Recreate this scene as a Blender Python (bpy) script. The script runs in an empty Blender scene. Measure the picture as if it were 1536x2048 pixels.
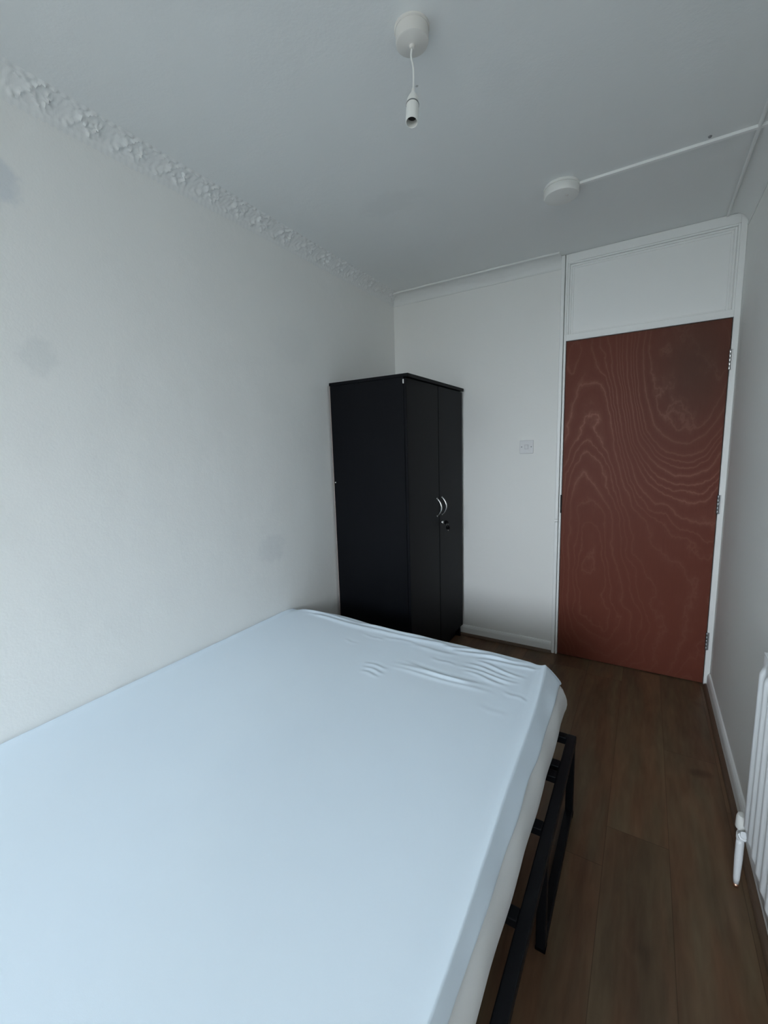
import bpy, bmesh, math, random
from mathutils import Vector, Matrix

random.seed(7)
S = bpy.context.scene
COL = S.collection
PI = math.pi

# ------------------------------------------------------------------ camera
cam_d = bpy.data.cameras.new('camera')
cam = bpy.data.objects.new('camera', cam_d)
COL.objects.link(cam)
F_PX = 856.03
cam_d.sensor_fit = 'VERTICAL'
cam_d.sensor_height = 24.0
cam_d.sensor_width = 18.0
cam_d.lens = F_PX / 2048.0 * 24.0
cam_d.clip_start = 0.02
YAW, PITCH, ROLL = 0.5502, 0.1454, -0.0308
fw = Vector((-math.sin(YAW) * math.cos(PITCH), math.cos(YAW) * math.cos(PITCH), -math.sin(PITCH)))
r0 = Vector((math.cos(YAW), math.sin(YAW), 0))
u0 = r0.cross(fw)
cr, sr = math.cos(ROLL), math.sin(ROLL)
rt = cr * r0 + sr * u0
up = -sr * r0 + cr * u0
M4 = Matrix((rt, up, -fw)).transposed().to_4x4()
M4.translation = Vector((1.6323, -2.8841, 1.3836))
cam.matrix_world = M4
S.camera = cam

# ------------------------------------------------------------------ room sizes
W, H, YF = 2.0, 2.475, -5.90          # width, ceiling height, window wall
WIN = (0.55, 1.85, 1.05, 2.38)         # window opening x0, x1, z0, z1

# ------------------------------------------------------------------ light
S.view_settings.view_transform = 'Standard'
S.view_settings.look = 'None'
S.view_settings.gamma = 1.0
S.view_settings.exposure = 0.0
S.view_settings.use_curve_mapping = False
S.cycles.max_bounces = 16
S.cycles.diffuse_bounces = 12
S.cycles.caustics_reflective = False
S.cycles.caustics_refractive = False
S.cycles.use_denoising = True
SKY = 24.0
wd = bpy.data.worlds.new('overcast_sky')
S.world = wd
wd.use_nodes = True
wn = wd.node_tree
wn.nodes.clear()
w_o = wn.nodes.new('ShaderNodeOutputWorld')
w_b = wn.nodes.new('ShaderNodeBackground')
w_t = wn.nodes.new('ShaderNodeTexCoord')
w_s = wn.nodes.new('ShaderNodeSeparateXYZ')
w_m = wn.nodes.new('ShaderNodeMapRange')
w_r = wn.nodes.new('ShaderNodeValToRGB')
w_m.inputs['From Min'].default_value = -1
w_m.inputs['From Max'].default_value = 1
cr_ = w_r.color_ramp
cr_.elements[0].position = 0.0
cr_.elements[0].color = (0.15, 0.155, 0.15, 1)
cr_.elements[1].position = 1.0
cr_.elements[1].color = (0.70, 0.80, 0.90, 1)
for pos, c in ((0.46, (0.18, 0.19, 0.19, 1)), (0.52, (0.80, 0.87, 0.93, 1)), (0.60, (1.22, 1.36, 1.50, 1)), (0.7, (1.0, 1.13, 1.26, 1))):
    e = cr_.elements.new(pos)
    e.color = c
wn.links.new(w_t.outputs['Generated'], w_s.inputs[0])
wn.links.new(w_s.outputs['Z'], w_m.inputs['Value'])
wn.links.new(w_m.outputs['Result'], w_r.inputs['Fac'])
wn.links.new(w_r.outputs['Color'], w_b.inputs['Color'])
w_b.inputs['Strength'].default_value = SKY
wn.links.new(w_b.outputs[0], w_o.inputs['Surface'])
pl = bpy.data.lights.new('window_portal', 'AREA')
pl.shape = 'RECTANGLE'
pl.size = WIN[1] - WIN[0]
pl.size_y = WIN[3] - WIN[2]
pl.cycles.is_portal = True
plo = bpy.data.objects.new('window_portal', pl)
plo.location = ((WIN[0] + WIN[1]) / 2, YF - 0.14, (WIN[2] + WIN[3]) / 2)
plo.rotation_euler = (PI / 2, 0, 0)      # faces +y, into the room
COL.objects.link(plo)


# ------------------------------------------------------------------ materials
def new_mat(name):
    m = bpy.data.materials.new(name)
    m.use_nodes = True
    nt = m.node_tree
    return m, nt, nt.nodes['Principled BSDF']


def N(nt, kind, **kw):
    n = nt.nodes.new(kind)
    for k, v in kw.items():
        if k in n.inputs:
            n.inputs[k].default_value = v
        else:
            setattr(n, k, v)
    return n


def plain(name, col, rough=0.5, metal=0.0, spec=0.5, bump=0.0, bscale=200.0):
    m, nt, b = new_mat(name)
    b.inputs['Base Color'].default_value = (*col, 1)
    b.inputs['Roughness'].default_value = rough
    b.inputs['Metallic'].default_value = metal
    b.inputs['Specular IOR Level'].default_value = spec
    if bump:
        tc = N(nt, 'ShaderNodeTexCoord')
        ns = N(nt, 'ShaderNodeTexNoise', Scale=bscale, Detail=3.0)
        bp = N(nt, 'ShaderNodeBump', Strength=bump, Distance=0.002)
        nt.links.new(tc.outputs['Object'], ns.inputs['Vector'])
        nt.links.new(ns.outputs['Fac'], bp.inputs['Height'])
        nt.links.new(bp.outputs['Normal'], b.inputs['Normal'])
    return m


def math_n(nt, op, a, b=None, c=None):
    n = nt.nodes.new('ShaderNodeMath')
    n.operation = op
    for i, v in enumerate((a, b, c)):
        if v is None:
            continue
        if isinstance(v, (int, float)):
            n.inputs[i].default_value = v
        else:
            nt.links.new(v, n.inputs[i])
    return n.outputs[0]


def plaster(name, col, stains=(), axes=('Y', 'Z')):
    """painted plaster: fine roller texture, slow unevenness, optional damp stains (a, b, ra, rb, strength)"""
    m, nt, b = new_mat(name)
    L = nt.links.new
    b.inputs['Roughness'].default_value = 0.75
    b.inputs['Specular IOR Level'].default_value = 0.135
    tc = N(nt, 'ShaderNodeTexCoord')
    n1 = N(nt, 'ShaderNodeTexNoise', Scale=140.0, Detail=3.0)
    n2 = N(nt, 'ShaderNodeTexNoise', Scale=5.0, Detail=4.0)
    L(tc.outputs['Object'], n1.inputs['Vector'])
    L(tc.outputs['Object'], n2.inputs['Vector'])
    b1 = N(nt, 'ShaderNodeBump', Strength=0.25, Distance=0.0015)
    b2 = N(nt, 'ShaderNodeBump', Strength=0.35, Distance=0.012)
    L(n1.outputs['Fac'], b1.inputs['Height'])
    L(n2.outputs['Fac'], b2.inputs['Height'])
    L(b2.outputs['Normal'], b1.inputs['Normal'])
    L(b1.outputs['Normal'], b.inputs['Normal'])
    rgb = N(nt, 'ShaderNodeRGB')
    rgb.outputs[0].default_value = (*col, 1)
    cur = rgb.outputs[0]
    if stains:
        sp = N(nt, 'ShaderNodeSeparateXYZ')
        L(tc.outputs['Object'], sp.inputs[0])
        n3 = N(nt, 'ShaderNodeTexNoise', Scale=22.0, Detail=4.0)
        L(tc.outputs['Object'], n3.inputs['Vector'])
        wob = math_n(nt, 'MULTIPLY', math_n(nt, 'SUBTRACT', n3.outputs['Fac'], 0.5), 1.1)
        for (a, c, ra, rc, st, sc) in stains:
            da = math_n(nt, 'DIVIDE', math_n(nt, 'SUBTRACT', sp.outputs[axes[0]], a), ra)
            dc = math_n(nt, 'DIVIDE', math_n(nt, 'SUBTRACT', sp.outputs[axes[1]], c), rc)
            d = math_n(nt, 'SQRT', math_n(nt, 'ADD', math_n(nt, 'MULTIPLY', da, da), math_n(nt, 'MULTIPLY', dc, dc)))
            d = math_n(nt, 'ADD', d, wob)
            mr = N(nt, 'ShaderNodeMapRange', interpolation_type='SMOOTHSTEP')
            mr.inputs['From Min'].default_value = 0.55
            mr.inputs['From Max'].default_value = 1.15
            mr.inputs['To Min'].default_value = st
            mr.inputs['To Max'].default_value = 0.0
            L(d, mr.inputs['Value'])
            mx = N(nt, 'ShaderNodeMix', data_type='RGBA')
            L(mr.outputs['Result'], mx.inputs['Factor'])
            L(cur, mx.inputs['A'])
            mx.inputs['B'].default_value = (*sc, 1)
            cur = mx.outputs['Result']
    L(cur, b.inputs['Base Color'])
    return m


WALLC = (0.85, 0.85, 0.83)
m_wall_l = plaster('painted_plaster_left', WALLC, (
    (-2.30, 2.19, 0.07, 0.08, 0.40, (0.50, 0.56, 0.64)),
    (-2.254, 1.70, 0.055, 0.065, 0.19, (0.52, 0.56, 0.58)),
    (-1.345, 0.895, 0.095, 0.080, 0.17, (0.50, 0.53, 0.57)),
    (-1.10, 1.95, 0.16, 0.12, 0.07, (0.58, 0.58, 0.62)),
), ('Y', 'Z'))
m_wall = plaster('painted_plaster', WALLC)
m_wall_r = plaster('painted_plaster_right', (0.84, 0.845, 0.825))
m_ceil = plaster('painted_ceiling', (0.82, 0.835, 0.83), (
    (0.585, -1.05, 0.16, 0.10, 0.10, (0.52, 0.54, 0.54)),
    (0.979, -1.551, 0.006, 0.005, 0.7, (0.35, 0.35, 0.34)),
), ('X', 'Y'))
m_corn = plain('painted_cornice', (0.81, 0.82, 0.81), 0.6, bump=0.15, bscale=160)
m_trim = plain('white_gloss_paint', (0.88, 0.89, 0.88), 0.38, bump=0.08, bscale=90)
m_plastic = plain('white_plastic', (0.80, 0.80, 0.77), 0.35)
m_plastic_old = plain('aged_white_plastic', (0.72, 0.70, 0.66), 0.45)
m_switch = plain('switch_plastic', (0.71, 0.71, 0.72), 0.4)
m_switch_dk = plain('switch_plastic_grey', (0.50, 0.50, 0.51), 0.4)
m_dark = plain('dark_void', (0.015, 0.012, 0.011), 0.8)
m_steel = plain('polished_steel', (0.72, 0.72, 0.72), 0.22, 1.0)
m_steel_dull = plain('dull_steel', (0.32, 0.33, 0.34), 0.45, 1.0)
m_copper = plain('copper', (0.75, 0.45, 0.32), 0.4, 1.0)
m_rad = plain('radiator_enamel', (0.82, 0.84, 0.86), 0.3)
m_bed = plain('black_powder_coat', (0.0035, 0.0042, 0.006), 0.45, spec=0.2, bump=0.1, bscale=600)
m_key = plain('black_plastic', (0.002, 0.002, 0.0025), 0.6, spec=0.05)
m_hard = plain('brown_hardboard', (0.30, 0.24, 0.22), 0.7)
m_brass = plain('brass', (0.5, 0.42, 0.25), 0.4, 1.0)


def mat_sheet():
    m, nt, b = new_mat('white_cotton_sheet')
    L = nt.links.new
    b.inputs['Roughness'].default_value = 0.9
    b.inputs['Specular IOR Level'].default_value = 0.15
    b.inputs['Sheen Weight'].default_value = 0.15
    tc = N(nt, 'ShaderNodeTexCoord')
    n1 = N(nt, 'ShaderNodeTexNoise', Scale=3.0, Detail=3.0)
    n2 = N(nt, 'ShaderNodeTexNoise', Scale=900.0, Detail=1.0)
    L(tc.outputs['Object'], n1.inputs['Vector'])
    L(tc.outputs['Object'], n2.inputs['Vector'])
    mx = N(nt, 'ShaderNodeMix', data_type='RGBA')
    mx.inputs['A'].default_value = (0.76, 0.875, 0.99, 1)
    mx.inputs['B'].default_value = (0.80, 0.905, 0.995, 1)
    L(n1.outputs['Fac'], mx.inputs['Factor'])
    L(mx.outputs['Result'], b.inputs['Base Color'])
    bp = N(nt, 'ShaderNodeBump', Strength=0.12, Distance=0.0006)
    L(n2.outputs['Fac'], bp.inputs['Height'])
    L(bp.outputs['Normal'], b.inputs['Normal'])
    return m


def mat_floor():
    """laminate boards running the length of the room"""
    m, nt, b = new_mat('oak_laminate_floor')
    L = nt.links.new
    b.inputs['Roughness'].default_value = 0.42
    b.inputs['Specular IOR Level'].default_value = 0.35
    tc = N(nt, 'ShaderNodeTexCoord')
    sp = N(nt, 'ShaderNodeSeparateXYZ')
    L(tc.outputs['Object'], sp.inputs[0])
    u = math_n(nt, 'DIVIDE', math_n(nt, 'SUBTRACT', sp.outputs['X'], 1.575 - 0.19 * 20), 0.19)
    row = math_n(nt, 'FLOOR', u)
    fu = math_n(nt, 'FRACT', u)
    wn1 = N(nt, 'ShaderNodeTexWhiteNoise', noise_dimensions='1D')
    L(row, wn1.inputs['W'])
    v = math_n(nt, 'ADD', math_n(nt, 'DIVIDE', sp.outputs['Y'], 1.29), math_n(nt, 'MULTIPLY', wn1.outputs['Value'], 5.0))
    seg = math_n(nt, 'FLOOR', v)
    fv = math_n(nt, 'FRACT', v)
    pid = N(nt, 'ShaderNodeCombineXYZ')
    L(row, pid.inputs[0]); L(seg, pid.inputs[1])
    wn2 = N(nt, 'ShaderNodeTexWhiteNoise', noise_dimensions='2D')
    L(pid.outputs[0], wn2.inputs['Vector'])
    su = math_n(nt, 'LESS_THAN', math_n(nt, 'MINIMUM', fu, math_n(nt, 'SUBTRACT', 1.0, fu)), 0.006)
    sv = math_n(nt, 'LESS_THAN', math_n(nt, 'MINIMUM', fv, math_n(nt, 'SUBTRACT', 1.0, fv)), 0.0009)
    seam = math_n(nt, 'MAXIMUM', su, sv)
    st = N(nt, 'ShaderNodeMapping')
    st.inputs['Scale'].default_value = (6.0, 0.9, 1.0)
    L(tc.outputs['Object'], st.inputs['Vector'])
    off = N(nt, 'ShaderNodeVectorMath', operation='ADD')
    sc = N(nt, 'ShaderNodeVectorMath', operation='SCALE')
    sc.inputs['Scale'].default_value = 7.0
    L(wn2.outputs['Color'], sc.inputs[0])
    L(st.outputs[0], off.inputs[0])
    L(sc.outputs[0], off.inputs[1])
    g1 = N(nt, 'ShaderNodeTexNoise', Scale=1.4, Detail=6.0, Distortion=0.7)
    g2 = N(nt, 'ShaderNodeTexNoise', Scale=9.0, Detail=5.0, Distortion=0.3)
    L(off.outputs[0], g1.inputs['Vector'])
    L(off.outputs[0], g2.inputs['Vector'])
    k = N(nt, 'ShaderNodeTexNoise', Scale=4.5, Detail=1.0)
    L(tc.outputs['Object'], k.inputs['Vector'])
    kr = N(nt, 'ShaderNodeMapRange', interpolation_type='SMOOTHSTEP')
    kr.inputs['From Min'].default_value = 0.70
    kr.inputs['From Max'].default_value = 0.80
    L(k.outputs['Fac'], kr.inputs['Value'])
    f = math_n(nt, 'ADD', math_n(nt, 'MULTIPLY', g1.outputs['Fac'], 0.65), math_n(nt, 'MULTIPLY', g2.outputs['Fac'], 0.35))
    f = math_n(nt, 'ADD', f, math_n(nt, 'MULTIPLY', math_n(nt, 'SUBTRACT', wn2.outputs['Value'], 0.5), 0.14))
    rp = N(nt, 'ShaderNodeValToRGB')
    rp.color_ramp.elements[0].position = 0.32
    rp.color_ramp.elements[0].color = (0.080, 0.045, 0.026, 1)
    rp.color_ramp.elements[1].position = 0.68
    rp.color_ramp.elements[1].color = (0.172, 0.109, 0.064, 1)
    L(f, rp.inputs['Fac'])
    hue = N(nt, 'ShaderNodeTexNoise', Scale=2.2, Detail=2.0)
    L(off.outputs[0], hue.inputs['Vector'])
    hm = N(nt, 'ShaderNodeMix', data_type='RGBA', blend_type='MULTIPLY')
    hm.inputs['Factor'].default_value = 1.0
    hr = N(nt, 'ShaderNodeValToRGB')
    hr.color_ramp.elements[0].position = 0.38
    hr.color_ramp.elements[0].color = (1.08, 0.93, 0.86, 1)
    hr.color_ramp.elements[1].position = 0.62
    hr.color_ramp.elements[1].color = (0.95, 1.03, 1.0, 1)
    L(hue.outputs['Fac'], hr.inputs['Fac'])
    L(rp.outputs['Color'], hm.inputs['A'])
    L(hr.outputs['Color'], hm.inputs['B'])
    mk = N(nt, 'ShaderNodeMix', data_type='RGBA', blend_type='MULTIPLY')
    L(kr.outputs['Result'], mk.inputs['Factor'])
    L(hm.outputs['Result'], mk.inputs['A'])
    mk.inputs['B'].default_value = (0.55, 0.5, 0.5, 1)
    md = N(nt, 'ShaderNodeMix', data_type='RGBA', blend_type='MULTIPLY')
    L(math_n(nt, 'MULTIPLY', seam, 0.55), md.inputs['Factor'])
    L(mk.outputs['Result'], md.inputs['A'])
    md.inputs['B'].default_value = (0.3, 0.25, 0.22, 1)
    L(md.outputs['Result'], b.inputs['Base Color'])
    bp = N(nt, 'ShaderNodeBump', Strength=0.1, Distance=0.001)
    L(f, bp.inputs['Height'])
    L(bp.outputs['Normal'], b.inputs['Normal'])
    return m


def mat_ply():
    """rotary-cut plywood veneer: wandering contour lines round a dark pool and an arch; u, v from the door's own size"""
    m, nt, b = new_mat('plywood_veneer')
    L = nt.links.new
    b.inputs['Roughness'].default_value = 0.5
    b.inputs['Specular IOR Level'].default_value = 0.15
    tc = N(nt, 'ShaderNodeTexCoord')
    sp = N(nt, 'ShaderNodeSeparateXYZ')
    L(tc.outputs['Object'], sp.inputs[0])
    u = math_n(nt, 'DIVIDE', math_n(nt, 'SUBTRACT', sp.outputs['X'], 1.19), 0.78)
    v = math_n(nt, 'DIVIDE', math_n(nt, 'SUBTRACT', 1.987, sp.outputs['Z']), 1.98)
    mp = N(nt, 'ShaderNodeMapping')
    mp.inputs['Scale'].default_value = (3.0, 1.0, 1.9)
    L(tc.outputs['Object'], mp.inputs['Vector'])
    n1 = N(nt, 'ShaderNodeTexNoise', Scale=1.0, Detail=2.5, Roughness=0.5)
    L(mp.outputs[0], n1.inputs['Vector'])
    n2 = N(nt, 'ShaderNodeTexNoise', Scale=5.5, Detail=4.0, Roughness=0.6)
    L(mp.outputs[0], n2.inputs['Vector'])

    def gauss(cu, su, cv, sv, amp):
        a = math_n(nt, 'DIVIDE', math_n(nt, 'SUBTRACT', u, cu), su)
        c = math_n(nt, 'DIVIDE', math_n(nt, 'SUBTRACT', v, cv), sv)
        q = math_n(nt, 'ADD', math_n(nt, 'MULTIPLY', a, a), math_n(nt, 'MULTIPLY', c, c))
        e = math_n(nt, 'EXPONENT', math_n(nt, 'MULTIPLY', q, -1.0))
        return math_n(nt, 'MULTIPLY', e, amp)
    pr = N(nt, 'ShaderNodeMapRange', interpolation_type='SMOOTHSTEP')
    pr.inputs['From Min'].default_value = 0.04
    pr.inputs['From Max'].default_value = 0.80
    L(gauss(0.78, 0.40, 0.08, 0.36, 1.0), pr.inputs['Value'])
    pool = pr.outputs['Result']
    arch = gauss(0.20, 0.26, 0.58, 0.40, -0.62)
    low = gauss(0.42, 0.34, 0.86, 0.26, -0.40)
    f = math_n(nt, 'ADD', math_n(nt, 'ADD', pool, arch), low)
    f = math_n(nt, 'ADD', f, math_n(nt, 'MULTIPLY', math_n(nt, 'SUBTRACT', n1.outputs['Fac'], 0.5), math_n(nt, 'SUBTRACT', 0.62, math_n(nt, 'MULTIPLY', pool, 0.36))))
    f = math_n(nt, 'ADD', f, math_n(nt, 'MULTIPLY', math_n(nt, 'SUBTRACT', n2.outputs['Fac'], 0.5), math_n(nt, 'SUBTRACT', 0.10, math_n(nt, 'MULTIPLY', pool, 0.02))))
    f = math_n(nt, 'ADD', f, math_n(nt, 'MULTIPLY', math_n(nt, 'SINE', math_n(nt, 'MULTIPLY', f, 19.0)), 0.022))
    t = math_n(nt, 'FRACT', math_n(nt, 'MULTIPLY', f, 11.0))
    # thin pale early-wood line, then slow darkening to the next
    line = N(nt, 'ShaderNodeValToRGB')
    els = line.color_ramp.elements
    els[0].position = 0.0
    els[0].color = (0.0, 0.0, 0.0, 1)
    els[1].position = 1.0
    els[1].color = (0.0, 0.0, 0.0, 1)
    for pos, val in ((0.30, 0.10), (0.44, 0.40), (0.50, 1.0), (0.57, 0.40), (0.70, 0.12)):
        e2 = els.new(pos)
        e2.color = (val, val, val, 1)
    L(t, line.inputs['Fac'])
    # line strength varies over the sheet
    n3 = N(nt, 'ShaderNodeTexNoise', Scale=1.6, Detail=1.0)
    L(tc.outputs['Object'], n3.inputs['Vector'])
    st = N(nt, 'ShaderNodeMapRange')
    st.inputs['From Min'].default_value = 0.3
    st.inputs['From Max'].default_value = 0.65
    st.inputs['To Min'].default_value = 0.25
    st.inputs['To Max'].default_value = 1.0
    L(n3.outputs['Fac'], st.inputs['Value'])
    band = math_n(nt, 'MULTIPLY', math_n(nt, 'ADD', gauss(0.5, 0.8, 0.33, 0.30, 0.85), 0.18), st.outputs['Result'])
    lf = math_n(nt, 'MULTIPLY', line.outputs['Color'], band)
    mx = N(nt, 'ShaderNodeMix', data_type='RGBA')
    mx.inputs['A'].default_value = (0.150, 0.042, 0.026, 1)
    mx.inputs['B'].default_value = (0.300, 0.135, 0.098, 1)
    L(lf, mx.inputs['Factor'])
    # the heartwood pool is browner
    pm = N(nt, 'ShaderNodeMix', data_type='RGBA')
    L(math_n(nt, 'MULTIPLY', gauss(0.82, 0.26, 0.10, 0.17, 1.0), 0.75), pm.inputs['Factor'])
    L(mx.outputs['Result'], pm.inputs['A'])
    pm.inputs['B'].default_value = (0.095, 0.047, 0.033, 1)
    n4 = N(nt, 'ShaderNodeTexNoise', Scale=60.0, Detail=2.0)
    mp2 = N(nt, 'ShaderNodeMapping')
    mp2.inputs['Scale'].default_value = (4.0, 1.0, 0.25)
    L(tc.outputs['Object'], mp2.inputs['Vector'])
    L(mp2.outputs[0], n4.inputs['Vector'])
    mf = N(nt, 'ShaderNodeMix', data_type='RGBA', blend_type='MULTIPLY')
    L(math_n(nt, 'MULTIPLY', n4.outputs['Fac'], 0.22), mf.inputs['Factor'])
    L(pm.outputs['Result'], mf.inputs['A'])
    mf.inputs['B'].default_value = (0.5, 0.45, 0.42, 1)
    L(mf.outputs['Result'], b.inputs['Base Color'])
    return m


def mat_black_wood():
    m, nt, b = new_mat('black_wood_effect')
    L = nt.links.new
    b.inputs['Roughness'].default_value = 0.5
    b.inputs['Specular IOR Level'].default_value = 0.13
    tc = N(nt, 'ShaderNodeTexCoord')
    mp = N(nt, 'ShaderNodeMapping')
    mp.inputs['Scale'].default_value = (30, 30, 1.2)
    L(tc.outputs['Object'], mp.inputs['Vector'])
    n1 = N(nt, 'ShaderNodeTexNoise', Scale=2.0, Detail=4.0)
    L(mp.outputs[0], n1.inputs['Vector'])
    mx = N(nt, 'ShaderNodeMix', data_type='RGBA')
    mx.inputs['A'].default_value = (0.0015, 0.002, 0.0034, 1)
    mx.inputs['B'].default_value = (0.0035, 0.004, 0.0058, 1)
    L(n1.outputs['Fac'], mx.inputs['Factor'])
    L(mx.outputs['Result'], b.inputs['Base Color'])
    bp = N(nt, 'ShaderNodeBump', Strength=0.08, Distance=0.0006)
    L(n1.outputs['Fac'], bp.inputs['Height'])
    L(bp.outputs['Normal'], b.inputs['Normal'])
    return m


m_sheet = mat_sheet()
m_floor = mat_floor()
m_ply = mat_ply()
m_bw = mat_black_wood()
m_bead = plain('dark_wood_beading', (0.115, 0.072, 0.045), 0.5)
m_side = plain('mattress_side_fabric', (0.70, 0.70, 0.69), 0.9, spec=0.1, bump=0.1, bscale=500)
m_core = plain('mattress_ticking', (0.75, 0.75, 0.73), 0.9)


# ------------------------------------------------------------------ mesh helpers
def obj(name, bm, m, parent=None, smooth=False):
    me = bpy.data.meshes.new(name)
    bmesh.ops.recalc_face_normals(bm, faces=bm.faces)
    bm.to_mesh(me)
    bm.free()
    mats = m if isinstance(m, (list, tuple)) else [m]
    for k in mats:
        me.materials.append(k)
    if smooth:
        me.polygons.foreach_set('use_smooth', [True] * len(me.polygons))
    o = bpy.data.objects.new(name, me)
    COL.objects.link(o)
    if parent:
        o.parent = parent
        o.matrix_parent_inverse = Matrix.Translation(-parent.location)
    return o


def autosmooth(o, ang=35):
    me = o.data
    me.polygons.foreach_set('use_smooth', [True] * len(me.polygons))
    try:
        me.set_sharp_from_angle(angle=math.radians(ang))
    except Exception:
        pass
    return o


def empty(name, loc):
    o = bpy.data.objects.new(name, None)
    o.location = loc
    o.empty_display_size = 0.1
    COL.objects.link(o)
    return o


def tag(o, label, cat, group=None):
    o['label'] = label
    o['category'] = cat
    if group:
        o['group'] = group
    return o


def struct(o):
    o['kind'] = 'structure'
    return o


def box(bm, x0, x1, y0, y1, z0, z1, bev=0.0, seg=2):
    t = bmesh.new()
    bmesh.ops.create_cube(t, size=1.0)
    for v in t.verts:
        v.co = Vector(((x0 + x1) / 2 + v.co.x * (x1 - x0), (y0 + y1) / 2 + v.co.y * (y1 - y0), (z0 + z1) / 2 + v.co.z * (z1 - z0)))
    if bev:
        bmesh.ops.bevel(t, geom=t.edges[:], offset=bev, segments=seg, affect='EDGES', profile=0.5)
    merge(bm, t)


def merge(bm, t):
    mp = {}
    for v in t.verts:
        mp[v] = bm.verts.new(v.co)
    for f in t.faces:
        try:
            nf = bm.faces.new([mp[v] for v in f.verts])
            nf.smooth = f.smooth
            nf.material_index = f.material_index
        except ValueError:
            pass
    t.free()


def lathe(bm, prof, origin, axis=(0, 0, 1), seg=40):
    """prof: list of (radius, height along axis)"""
    ax = Vector(axis).normalized()
    a = ax.orthogonal().normalized()
    b = ax.cross(a)
    o = Vector(origin)
    rings = []
    for r, h in prof:
        if r < 1e-6:
            rings.append([bm.verts.new(o + ax * h)])
        else:
            rings.append([bm.verts.new(o + ax * h + (a * math.cos(2 * PI * i / seg) + b * math.sin(2 * PI * i / seg)) * r) for i in range(seg)])
    for p, q in zip(rings, rings[1:]):
        for i in range(seg):
            j = (i + 1) % seg
            if len(p) == 1 and len(q) == 1:
                continue
            if len(p) == 1:
                bm.faces.new((p[0], q[i], q[j]))
            elif len(q) == 1:
                bm.faces.new((p[i], p[j], q[0]))
            else:
                bm.faces.new((p[i], p[j], q[j], q[i]))


def tube(bm, pts, r, seg=12, cap=True):
    pts = [Vector(p) for p in pts]
    rr = r if isinstance(r, (list, tuple)) else [r] * len(pts)
    rings = []
    prev = None
    for i, p in enumerate(pts):
        d = (pts[min(i + 1, len(pts) - 1)] - pts[max(i - 1, 0)]).normalized()
        if prev is None:
            a = d.orthogonal().normalized()
        else:
            a = (prev - d * prev.dot(d)).normalized()
        prev = a
        b = d.cross(a)
        rings.append([bm.verts.new(p + (a * math.cos(2 * PI * k / seg) + b * math.sin(2 * PI * k / seg)) * rr[i]) for k in range(seg)])
    for p, q in zip(rings, rings[1:]):
        for k in range(seg):
            j = (k + 1) % seg
            bm.faces.new((p[k], p[j], q[j], q[k]))
    if cap:
        bm.faces.new(rings[0][::-1])
        bm.faces.new(rings[-1])


def smooth_path(ctrl, n=10):
    P = [Vector(c) for c in ctrl]
    P = [P[0] * 2 - P[1]] + P + [P[-1] * 2 - P[-2]]
    out = []
    for i in range(1, len(P) - 2):
        for k in range(n):
            t = k / n
            p0, p1, p2, p3 = P[i - 1:i + 3]
            out.append(0.5 * ((2 * p1) + (p2 - p0) * t + (2 * p0 - 5 * p1 + 4 * p2 - p3) * t * t + (3 * p1 - p0 - 3 * p2 + p3) * t ** 3))
    out.append(P[-2])
    return out


def BM():
    return bmesh.new()


# ================================================================== SETTING
b = BM(); box(b, -0.15, W + 0.15, YF - 0.2, 0.15, -0.08, 0.0)
struct(obj('floor', b, m_floor))
b = BM(); box(b, -0.15, W + 0.15, YF - 0.2, 0.15, H, H + 0.1)
struct(obj('ceiling', b, m_ceil))
b = BM(); box(b, -0.12, 0.0, YF - 0.2, 0.15, 0.0, H)
struct(obj('wall_left', b, m_wall_l))
b = BM(); box(b, W, W + 0.12, YF - 0.2, 0.15, 0.0, H)
struct(obj('wall_right', b, m_wall_r))
b = BM(); box(b, 0.0, 1.168, 0.0, 0.15, 0.0, H); box(b, 1.168, W, 0.07, 0.15, 0.0, H)
struct(obj('wall_back', b, m_wall))
b = BM()
box(b, 0, WIN[0], YF - 0.2, YF, 0, H); box(b, WIN[1], W, YF - 0.2, YF, 0, H)
box(b, WIN[0], WIN[1], YF - 0.2, YF, 0, WIN[2]); box(b, WIN[0], WIN[1], YF - 0.2, YF, WIN[3], H)
struct(obj('wall_front', b, m_wall))

# window behind the camera
wroot = struct(empty('window_1', ((WIN[0] + WIN[1]) / 2, YF - 0.1, WIN[2])))
b = BM()
for (x0, x1, z0, z1) in ((WIN[0], WIN[0] + .05, WIN[2], WIN[3]), (WIN[1] - .05, WIN[1], WIN[2], WIN[3]),
                         (WIN[0] + .05, WIN[1] - .05, WIN[2], WIN[2] + .05), (WIN[0] + .05, WIN[1] - .05, WIN[3] - .05, WIN[3]),
                         ((WIN[0] + WIN[1]) / 2 - .025, (WIN[0] + WIN[1]) / 2 + .025, WIN[2] + .05, WIN[3] - .05)):
    box(b, x0, x1, YF - 0.12, YF - 0.06, z0, z1, 0.004)
obj('window_frame', b, m_plastic, wroot)
gm = bpy.data.materials.new('window_glass'); gm.use_nodes = True
gn = gm.node_tree; gn.nodes.clear()
go = gn.nodes.new('ShaderNodeOutputMaterial'); gx = gn.nodes.new('ShaderNodeMixShader')
gt = gn.nodes.new('ShaderNodeBsdfTransparent'); gg = gn.nodes.new('ShaderNodeBsdfGlossy'); gg.inputs['Roughness'].default_value = 0.02
gx.inputs[0].default_value = 0.06
gn.links.new(gt.outputs[0], gx.inputs[1]); gn.links.new(gg.outputs[0], gx.inputs[2]); gn.links.new(gx.outputs[0], go.inputs[0])
mid = (WIN[0] + WIN[1]) / 2
for (x0, x1) in ((WIN[0] + .05, mid - .025), (mid + .025, WIN[1] - .05)):
    b = BM(); box(b, x0, x1, YF - 0.092, YF - 0.088, WIN[2] + .05, WIN[3] - .05)
    obj('window_pane', b, gm, wroot)
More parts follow.
